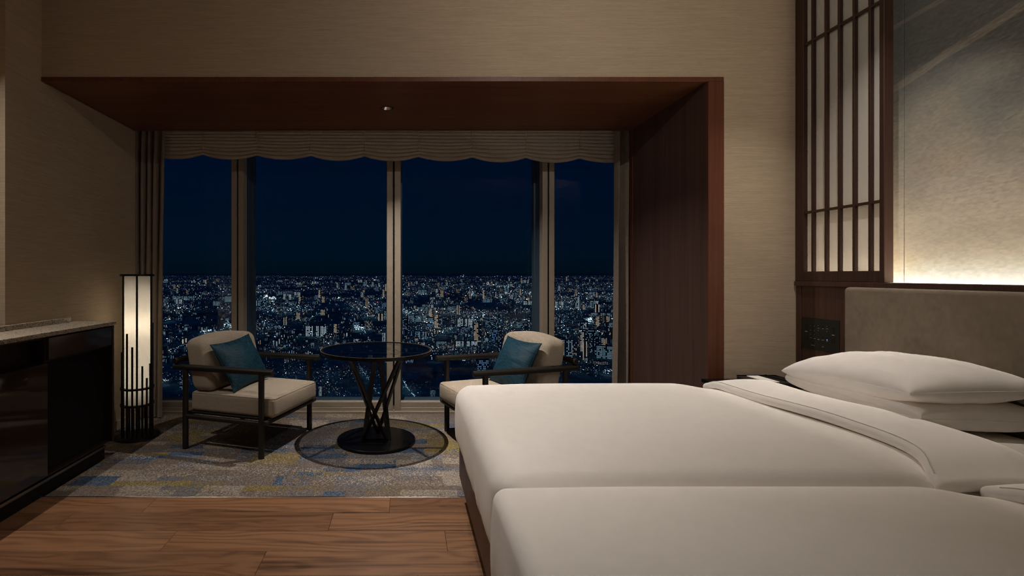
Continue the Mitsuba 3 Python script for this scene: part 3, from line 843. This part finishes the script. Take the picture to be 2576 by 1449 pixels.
def rod(px, top, front=True):
    angs = np.linspace(0, 2 * PI, 2881)
    qx, qy = LX + 0.100 * np.cos(angs), LY + 0.100 * np.sin(angs)
    near = ((qx - LX) * -LX + (qy - LY) * -LY) > 0
    err = np.abs(1019 + FPX * qx / qy - px) + 1e3 * (near != front)
    i = int(np.argmin(err))
    x, y = qx[i], qy[i]
    part(fl, 'rod', cyl((x, y, 0.018), (x, y, top), 0.0068, 10), 'black_metal', 30)


for px, z, fr_ in ((310, 1.188, True), (344.5, 1.188, True), (380.5, 1.188, True), (306, 0.631, False), (319.5, 0.771, True), (332.7, 0.675, True), (358, 0.533, True), (369.3, 0.442, True), (377.7, 0.543, True),
                   (383.8, 0.837, False), (302.5, 0.34, False), (325, 1.188, False), (350, 0.5, False), (366, 0.42, False), (335, 0.40, False)):
    rod(px, z, fr_)
tube = lathe([[0.0, 0], [0.022, 0.002], [0.022, 0.80], [0.0, 0.802]], (LX, LY, 0.31), 20)
k = part(fl, 'unseen_light_tube', tube, 'paper_white', True)  # unseen inside the shade, spreads the glow along its height
scene[k]['emitter'] = glow(*(2.1 * np.array([1, 0.90, 0.74])), 0.3)
bulb = trimesh.creation.icosphere(3, 0.036)
bulb.apply_scale([1, 1, 2.6])
bulb.apply_translation([LX, LY, 0.84])
k = part(fl, 'bulb', bulb, 'paper_white', True)
scene[k]['emitter'] = glow(*(4.2 * np.array([1, 0.87, 0.66])), 0.3)

# ------------------------------------------------------------------ cabinet and stone worktop
cb = thing('cabinet', 'low dark cabinet with glossy brown doors along the left wall', 'cabinet')
XC = -1.965
part(cb, 'body', cat_(box(XL + 0.012, -2.05, 1.0, 3.32, 0.09, 0.855), box(XL + 0.012, XC, 1.0, 2.73, 0.70, 0.716), box(XL + 0.012, XC, 2.728, 2.742, 0.09, 0.855), box(XL + 0.012, XC, 2.74, 3.33, 0.72, 0.728), box(XL + 0.012, XC - 0.004, 1.0, 3.33, 0.847, 0.861), box(XL + 0.012, XC, 1.0, 3.33, 0.088, 0.098)), 'cabinet_dark')
part(cb, 'side_panel', box(XL + 0.012, XC + 0.018, 3.332, 3.352, 0.088, 0.861, 0.001), 'cabinet_dark')
part(cb, 'drawer', box(XC, XC + 0.016, 2.742, 3.328, 0.731, 0.851, 0.0015), 'gloss_brown', label='glossy brown drawer front')
part(cb, 'door', box(XC, XC + 0.016, 2.00, 2.733, 0.100, 0.716, 0.0015), 'gloss_brown', label='glossy brown door')
part(cb, 'door', box(XC, XC + 0.016, 1.26, 1.997, 0.100, 0.716, 0.0015), 'gloss_brown', label='glossy brown door')
part(cb, 'recess', box(XC - 0.05, XC - 0.035, 2.745, 3.325, 0.10, 0.72), 'black_void', label='black recessed panel under the drawer')
part(cb, 'kick_strip', box(XC - 0.01, XC + 0.012, 1.0, 3.27, 0.070, 0.086, 0.001), 'mirror_strip', label='shiny metal strip under the doors')
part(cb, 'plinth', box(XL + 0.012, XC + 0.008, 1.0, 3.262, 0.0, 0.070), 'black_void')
wt = thing('worktop', 'pale speckled granite worktop on the dark cabinet', 'worktop')
for i, (a, b) in enumerate(((1.0, 2.7485), (2.7495, 3.36))):
    part(wt, 'slab', box(XL + 0.001, -1.935, a, b, 0.862, 0.886, 0.002), 'granite')
part(wt, 'upstand', box(XL + 0.001, XL + 0.021, 1.0, 3.30, 0.8865, 0.916, 0.002), 'granite')

# ------------------------------------------------------------------ the night city
ZG = -200.0
single('city_ground', trimesh.Trimesh([[-300000, 300, ZG], [300000, 300, ZG], [300000, 400000, ZG], [-300000, 400000, ZG]], [[0, 1, 2], [0, 2, 3]], process=False), 'city_ground', 'dark built-up plain of the night city beyond the window', 'ground', kind='stuff')
PANE = [(-9, -0.347, 'first'), (-0.347, -0.036, 'second'), (-0.036, 0.27, 'third'), (0.27, 9, 'fourth')]
COOL, PALE, WARMC, AMBER, BLUE = (0.48, 0.80, 1.0), (0.74, 0.90, 1.0), (1.0, 0.82, 0.60), (1.0, 0.62, 0.22), (0.35, 0.62, 1.0)
ORDINAL = ['first', 'second', 'third', 'fourth', 'fifth', 'sixth', 'seventh', 'eighth', 'ninth', 'tenth', 'eleventh', 'twelfth', 'thirteenth', 'fourteenth', 'fifteenth', 'sixteenth', 'seventeenth', 'eighteenth', 'nineteenth', 'twentieth']
LOOKS = ['very wide white-striped slabs', 'wide bluish-white slabs', 'white-striped towers', 'slim beige-striped towers', 'beige-striped blocks', 'very slim warm-lit towers', 'wide low blue-dotted blocks', 'deep-blue-lit blocks',
         'very wide dim bluish slabs', 'warm-dotted blocks', 'slim blue-dotted towers', 'small white-dotted blocks']


def building_type(key, w, d, h, cols, rows, colour, power, fill, stripes, rs):
    """A unit building, its front towards -y: dark walls and lit windows."""
    r = np.random.default_rng(rs)
    walls = cat_(box(-w / 2, w / 2, 0, d, 0, h), box(-w * 0.12, w * 0.1, d * 0.3, d * 0.7, h, h + 3.0), box(-w / 2 - 0.3, w / 2 + 0.3, -0.3, d + 0.3, h - 0.8, h))
    v, f = [], []
    cw, rh = w / cols, h / rows
    colon = r.random(cols) < 0.75
    for i in range(cols):
        for j in range(rows):
            if r.random() > (fill if not stripes else (0.92 if colon[i] else 0.12)):
                continue
            ww = cw * (0.34 if stripes else 0.30)
            x, z = -w / 2 + (i + 0.5) * cw, (j + 0.45) * rh
            a = len(v)
            v += [[x - ww, -0.5, z - rh * 0.30], [x + ww, -0.5, z - rh * 0.30], [x + ww, -0.5, z + rh * 0.30], [x - ww, -0.5, z + rh * 0.30]]
            f += [[a, a + 1, a + 2], [a, a + 2, a + 3]]
    for j in range(rows):
        for s in (-1, 1):
            if r.random() < 0.45:
                y, z, a = d * (0.3 + 0.4 * r.random()), (j + 0.45) * rh, len(v)
                q = [[s * (w / 2 + 0.5), y - d * 0.1, z - rh * 0.28], [s * (w / 2 + 0.5), y + d * 0.1, z - rh * 0.28], [s * (w / 2 + 0.5), y + d * 0.1, z + rh * 0.28], [s * (w / 2 + 0.5), y - d * 0.1, z + rh * 0.28]]
                v += q
                f += [[a, a + 1, a + 2], [a, a + 2, a + 3]] if s > 0 else [[a, a + 2, a + 1], [a, a + 3, a + 2]]
    win = trimesh.Trimesh(v, f, process=False)
    wp = ply(win, 'material_city_wall')
    wp['emitter'] = glow(*(power * np.array(colour)), 1e-4)
    scene[key] = {'type': 'shapegroup', 'walls': ply(walls, 'material_city_wall'), 'lit_windows': wp}


TYPES = []
spec = [('pale', 62, 14, 30, 15, 10, PALE, 0.50, 0.7, True), ('pale', 40, 14, 36, 10, 12, COOL, 0.34, 0.6, True), ('pale', 26, 16, 42, 7, 14, PALE, 0.42, 0.5, True), ('warm', 22, 15, 45, 5, 15, WARMC, 0.42, 0.6, True),
        ('warm', 30, 16, 38, 6, 12, WARMC, 0.30, 0.6, True), ('warm', 16, 14, 50, 3, 16, WARMC, 0.48, 0.8, True), ('blue', 46, 16, 24, 11, 7, COOL, 0.30, 0.5, False), ('blue', 30, 18, 28, 8, 8, BLUE, 0.30, 0.55, False),
        ('pale', 70, 16, 26, 18, 8, COOL, 0.26, 0.75, True), ('warm', 34, 16, 30, 9, 9, (1.0, 0.88, 0.72), 0.32, 0.45, False), ('blue', 20, 16, 40, 5, 13, (0.5, 0.75, 1.0), 0.30, 0.5, False), ('pale', 24, 15, 26, 6, 8, PALE, 0.6, 0.35, False)]
for i, s in enumerate(spec):
    key = f'shape_of_building_{i}'
    building_type(key, *s[1:], rs=100 + i)
    TYPES.append((s[0], key, s[1], s[3]))


placed, series = [], {}


def clear(x, y, r):
    return all((x - a) ** 2 + (y - b) ** 2 > (r + c) ** 2 for a, b, c in placed)


def put_building(ti, x, y, yaw, sx, sz, label=None):
    kind, key, w, h = TYPES[ti]
    pane = next(p[2] for p in PANE if p[0] <= x / y < p[1])
    k = uniq('apartment_building')
    if label:
        tag(k, label, 'building')
    else:
        band = 'near the horizon' if y > 4200 else 'half way down' if y > 2200 else 'low down'
        series.setdefault((LOOKS[ti], band, pane), []).append((x / y, k))
    placed.append((x, y, w * sx * 0.5 + 6))
    scene[k] = {'type': 'instance', 'shapegroup': {'type': 'ref', 'id': key}, 'to_world': T().translate([x, y, ZG]).rotate([0, 0, 1], yaw).scale([sx, sx, sz])}


def ground_at(px, py):
    y = 200.0 * FPX / (py - 690.0)
    return (px - 1019.0) * y / FPX, y


# the blocks that stand out: (centre px, foot py, width px, height px, type, label)
for px, py, wpx, hpx, ti, lab in (
        (793, 845, 57, 26, 0, 'wide bright white apartment slab in the middle of the pane left of the centre mullion'),
        (1172, 870, 58, 13, 0, 'long pale slab of apartments just above the round table to its right'),
        (1110, 869, 26, 11, 8, 'shorter slab left of the long pale slab right of the table'),
        (458, 978, 12, 52, 10, 'tall blue-lit tower left of the left armchair'),
        (717, 817, 8, 19, 5, 'slim warm-lit tower right of the left armchair back'),
        (750, 802, 16, 17, 4, 'beige tower pair above the wide white slab'),
        (812, 792, 17, 14, 4, 'beige block above and right of the wide white slab'),
        (898, 862, 18, 12, 11, 'small block with square lit windows behind the glass table top'),
        (966, 858, 10, 22, 2, 'pale tower at the left edge of the centre mullion'),
        (846, 836, 13, 22, 3, 'beige tower right of the wide white slab'),
        (1057, 852, 32, 19, 1, 'white-lit slab just right of the centre mullion'),
        (1215, 942, 28, 38, 7, 'dotted blue block behind the right armchair arm'),
        (1089, 995, 12, 15, 6, 'small bright stack of lit floors left of the right armchair seat'),
        (957, 806, 12, 18, 5, 'yellowish tower left of the centre mullion'),
        (1135, 779, 20, 7, 8, 'low bluish slab in the middle of the pane right of the centre mullion'),
        (1470, 778, 9, 12, 3, 'beige tower pair in the rightmost pane'),
        (1510, 915, 40, 7, 9, 'low warm-lit row of windows right of the right armchair'),
        (475, 755, 28, 10, 8, 'long greenish slab of the leftmost pane, widest of its row'),
        (806, 994, 8, 24, 2, 'thin dotted tower beside the left armchair arm')):
    x, y = ground_at(px, py)
    w, h = TYPES[ti][2], TYPES[ti][3]
    put_building(ti, x, y, float(rng.uniform(-6, 6)), wpx * y / FPX / w, hpx * y / FPX / h, lab)
n = 0
while n < 281:
    py = 690 + 16 + 205 * rng.random() ** 1.5
    t = rng.uniform(-0.62, 0.52)
    y = 200.0 * FPX / (py - 690.0)
    x = t * y
    dens = float(meshkit.fbm(np.array([[x / 900, y / 1300, 2.0]]), 3, 3)[0])
    if dens < 0.42 + 0.10 * rng.random():
        continue
    ti = int(rng.integers(0, len(TYPES)))
    grow = 0.75 + 0.45 * rng.random() + 0.00010 * y
    sx = grow * rng.uniform(0.7, 1.0)
    if not clear(x, y, TYPES[ti][2] * sx * 0.5 + 6):
        continue
    put_building(ti, x, y, float(rng.uniform(-32, 32)), sx, grow * rng.uniform(0.6, 1.15))
    n += 1
for (look, band, pane), members in series.items():
    members.sort()
    for i, (_, k) in enumerate(members):
        one = look[:-1]
        tag(k, f'{one} {band}, alone of its kind in {pane} pane' if len(members) == 1 else f'{ORDINAL[i]} from left of {len(members)} {look} {band} in {pane} pane', 'building', f'{look} {band} in the {pane} pane')
FOOT = np.array(placed)


def off_buildings(x, y, r=0.0):
    ok = np.ones(len(x), bool)
    for a, b, c in FOOT:
        ok &= (x - a) ** 2 + (y - b) ** 2 > (c + r) ** 2
    return ok



# the smaller buildings past the 300 that show largest
wv, wf, gv, gf, gc = [], [], [], [], []
CUBE_F = np.array([[0, 1, 3], [0, 3, 2], [4, 6, 7], [4, 7, 5], [0, 4, 5], [0, 5, 1], [2, 3, 7], [2, 7, 6], [1, 5, 7], [1, 7, 3]])
n = nw = ng = 0
far_spots = []
while n < 1700:
    py = 690 + 9 + 215 * rng.random() ** 1.5
    y = 200.0 * FPX / (py - 690.0)
    x = rng.uniform(-0.75, 0.62) * y
    n += 1
    w, d, h = rng.uniform(6, 20) * (0.7 + y / 9000), 12.0, rng.uniform(8, 24) * (0.7 + y / 14000)
    if not clear(x, y, w * 0.5):
        continue
    far_spots.append((x, y))
    ca, sa = math.cos(0.4 * rng.normal()), 0.0
    sa = math.sqrt(1 - ca * ca) * (1 if rng.random() < 0.5 else -1)
    loc = lambda q: np.stack([x + q[:, 0] * ca - q[:, 1] * sa, y + q[:, 0] * sa + q[:, 1] * ca, ZG + q[:, 2]], -1)
    wv.append(loc(np.array([[a, b, c] for a in (-w / 2, w / 2) for b in (0, d) for c in (0, h)])))
    wf.append(CUBE_F + nw)
    nw += 8
    cols = int(rng.integers(2, 6))
    c0 = np.array([PALE, COOL, PALE, WARMC, BLUE, COOL][int(rng.integers(0, 6))]) * rng.uniform(0.06, 0.5)
    for i in range(cols):
        if rng.random() < 0.75:
            xc, ww = -w / 2 + (i + 0.5) * w / cols, w / cols * rng.uniform(0.12, 0.26)
            za, zb = h * rng.uniform(0.05, 0.5), h * rng.uniform(0.7, 0.97)
            gv.append(loc(np.array([[xc - ww, -0.6, za], [xc + ww, -0.6, za], [xc + ww, -0.6, zb], [xc - ww, -0.6, zb]])))
            gf.append(np.array([[0, 1, 2], [0, 2, 3]]) + ng)
            gc.append(np.repeat((c0 * rng.uniform(0.5, 1.2))[None], 4, axis=0))
            ng += 4
db = thing('distant_buildings', 'small dark buildings with lit stripes filling the city between the larger blocks', 'buildings', None, 'stuff')
part(db, 'walls', trimesh.Trimesh(np.vstack(wv), np.vstack(wf), process=False), 'city_wall', kind='stuff')
k = part(db, 'lit_windows', trimesh.Trimesh(np.vstack(gv), np.vstack(gf), process=False), 'city_wall', kind='stuff', color=np.vstack(gc))
scene[k]['emitter'] = {'type': 'area', 'radiance': {'type': 'mesh_attribute', 'name': 'vertex_color'}, 'sampling_weight': 1e-4}

# street lamps, lit windows and signs too many and too far to count
OCT_V = np.array([[1, 0, 0], [-1, 0, 0], [0, 1, 0], [0, -1, 0], [0, 0, 1], [0, 0, -1]], float)
OCT_F = np.array([[0, 2, 4], [2, 1, 4], [1, 3, 4], [3, 0, 4], [2, 0, 5], [1, 2, 5], [3, 1, 5], [0, 3, 5]])


def light_mesh(pos, size, col):
    V = (pos[:, None] + OCT_V[None] * size[:, None, :]).reshape(-1, 3)
    F = (OCT_F[None] + 6 * np.arange(len(pos))[:, None, None]).reshape(-1, 3)
    return trimesh.Trimesh(V, F, process=False), np.repeat(col, 6, axis=0)


def lights(name, label, cat, pos, size, col):
    m, c = light_mesh(pos, size, col)
    k = single(name, m, 'city_wall', label, cat, False, None, 'stuff', color=c)
    scene[k]['emitter'] = {'type': 'area', 'radiance': {'type': 'mesh_attribute', 'name': 'vertex_color'}, 'sampling_weight': 1e-4}


PAL = np.array([COOL, PALE, PALE, COOL, WARMC, BLUE, (0.5, 0.95, 1.0), (1.0, 0.9, 0.75), AMBER, (1.0, 0.2, 0.25)])
PW = np.array([0.24, 0.2, 0.12, 0.12, 0.13, 0.07, 0.06, 0.04, 0.012, 0.008])
N = 130000
py = 5 + 325 * rng.random(N) ** 1.35
t = rng.uniform(-0.85, 0.75, N)
y = 200.0 * FPX / py
x = t * y
den = meshkit.fbm(np.stack([t * 13, np.log(y) * 11, x * 0 + 1], -1), 4, 21) + 0.5 * (meshkit.fbm(np.stack([x / 2400, y / 4200, x * 0 + 6], -1), 3, 33) - 0.5)
keep = (rng.random(N) < np.clip(1.25 - py / 260.0, 0.3, 1.0)) & (den > 0.38 + 0.20 * rng.random(N)) & off_buildings(x, y, y / FPX * 1.5)
x, y, den, py = x[keep], y[keep], den[keep], py[keep]
m_ = len(x)
bright = 0.06 + 0.75 * rng.random(m_) ** 4 + (rng.random(m_) < 0.035) * rng.uniform(0.5, 2.0, m_)
px_r = 0.32 + 0.42 * rng.random(m_) + 0.4 * (bright > 0.9)
aspect = np.stack([rng.uniform(0.8, 2.0, m_), rng.uniform(0.8, 1.5, m_), rng.uniform(0.7, 1.6, m_)], -1)
px_r = px_r * np.clip(0.72 + py / 150.0, 0.72, 1.0)
size = (px_r * y / FPX)[:, None] * aspect
far = np.clip(py / 90.0, 0.22, 1.0)
col = PAL[rng.choice(len(PAL), m_, p=PW / PW.sum())] * (1.2 * bright * far)[:, None]
z = ZG + 6 + rng.random(m_) * 14 + size[:, 2]
lights('city_lights', 'countless street lamps and lit windows scattered over the dark city to the horizon', 'city lights', np.stack([x, y, z], -1), size, col)

# roads marked by lamps and headlights, as lines over the plain
roads = [([(904, 829), (917, 838), (930, 859), (948, 885), (965, 910), (1010, 959), (1025, 986), (1045, 1008)], 150, 1.5, COOL), ([(902, 922), (915, 945), (930, 967), (952, 1000)], 40, 1.1, COOL), ([(805, 790), (770, 812), (755, 845), (730, 870), (705, 885), (690, 900)], 70, 0.5, (0.5, 0.9, 1.0)),
         ([(880, 806), (900, 826)], 20, 0.5, COOL), ([(868, 845), (880, 870), (890, 900)], 26, 0.4, (0.5, 0.9, 1.0)), ([(430, 905), (445, 880), (500, 860), (560, 832), (590, 820)], 80, 1.0, COOL), ([(1135, 830), (1180, 800), (1195, 785)], 40, 0.5, PALE), ([(1115, 735), (1140, 745)], 20, 0.6, (1.0, 0.35, 0.4)),
         ([(820, 885), (822, 930), (826, 975), (828, 1003)], 46, 0.4, COOL), ([(1225, 780), (1235, 795), (1260, 812)], 24, 0.3, PALE), ([(1190, 805), (1200, 822)], 16, 0.5, COOL), ([(1480, 890), (1500, 940), (1504, 960)], 12, 0.6, COOL), ([(1045, 860), (1080, 855), (1110, 842), (1140, 822)], 40, 0.45, (0.6, 0.85, 1.0))]
pos, size, col = [], [], []
for pts, cnt, pw, c in roads:
    g = np.array([ground_at(*p) for p in pts])
    seg = np.linalg.norm(np.diff(np.array(pts, float), axis=0), axis=1)
    s = np.concatenate([[0], np.cumsum(seg)])
    q = np.sort(rng.random(cnt)) * s[-1]
    gx, gy = np.interp(q, s, g[:, 0]), np.interp(q, s, g[:, 1])
    off = rng.normal(0, 1, (cnt, 2)) * (gy / FPX * 1.6)[:, None]
    r = (0.6 + 0.5 * rng.random(cnt)) * gy / FPX
    pos.append(np.stack([gx + off[:, 0], gy + off[:, 1] * 4, gx * 0 + ZG + 8], -1))
    size.append(np.stack([r, r, r], -1))
    col.append(np.array(c)[None] * (pw * (0.25 + 0.9 * rng.random(cnt) ** 2))[:, None])
lights('road_lights', 'lines of street lamps and headlights along the roads of the city', 'road lights', np.vstack(pos), np.vstack(size), np.vstack(col))
# bright clusters: squares, stations, floodlit yards
pos, size, col = [], [], []
for px, py, spread, cnt, pw in ((680, 752, 9, 40, 1.4), (905, 830, 7, 26, 1.6), (1483, 809, 7, 30, 1.6), (520, 838, 8, 20, 1.2), (570, 822, 9, 22, 1.3), (422, 890, 5, 14, 1.2), (415, 968, 6, 16, 1.0), (1022, 786, 5, 16, 1.2), (1185, 742, 9, 18, 1.0), (1230, 715, 7, 14, 0.8),
                                (1078, 812, 8, 12, 1.2), (940, 703, 8, 8, 1.0), (798, 700, 5, 5, 1.4), (1340, 745, 9, 16, 1.0), (1275, 720, 6, 8, 1.0), (1470, 842, 8, 22, 0.9), (1500, 846, 7, 18, 0.9), (1530, 808, 5, 10, 0.9), (700, 860, 5, 8, 0.9), (690, 895, 5, 9, 0.9), (1160, 694, 5, 4, 1.3), (1125, 834, 6, 10, 1.0), (1528, 945, 7, 18, 0.9)):
    g = np.array([ground_at(px + a, max(py + b, 692)) for a, b in rng.normal(0, 1, (cnt, 2)) * [spread, spread * 0.45]])
    r = (0.7 + 0.8 * rng.random(cnt)) * g[:, 1] / FPX
    pos.append(np.stack([g[:, 0], g[:, 1], g[:, 0] * 0 + ZG + 10], -1))
    size.append(np.stack([r * rng.uniform(0.8, 2, cnt), r, r], -1))
    col.append(PAL[rng.choice(5, cnt)] * (pw * (0.3 + rng.random(cnt)))[:, None])
lights('floodlit_squares', 'bright clusters of floodlit squares, yards and stations in the city', 'city lights', np.vstack(pos), np.vstack(size), np.vstack(col))
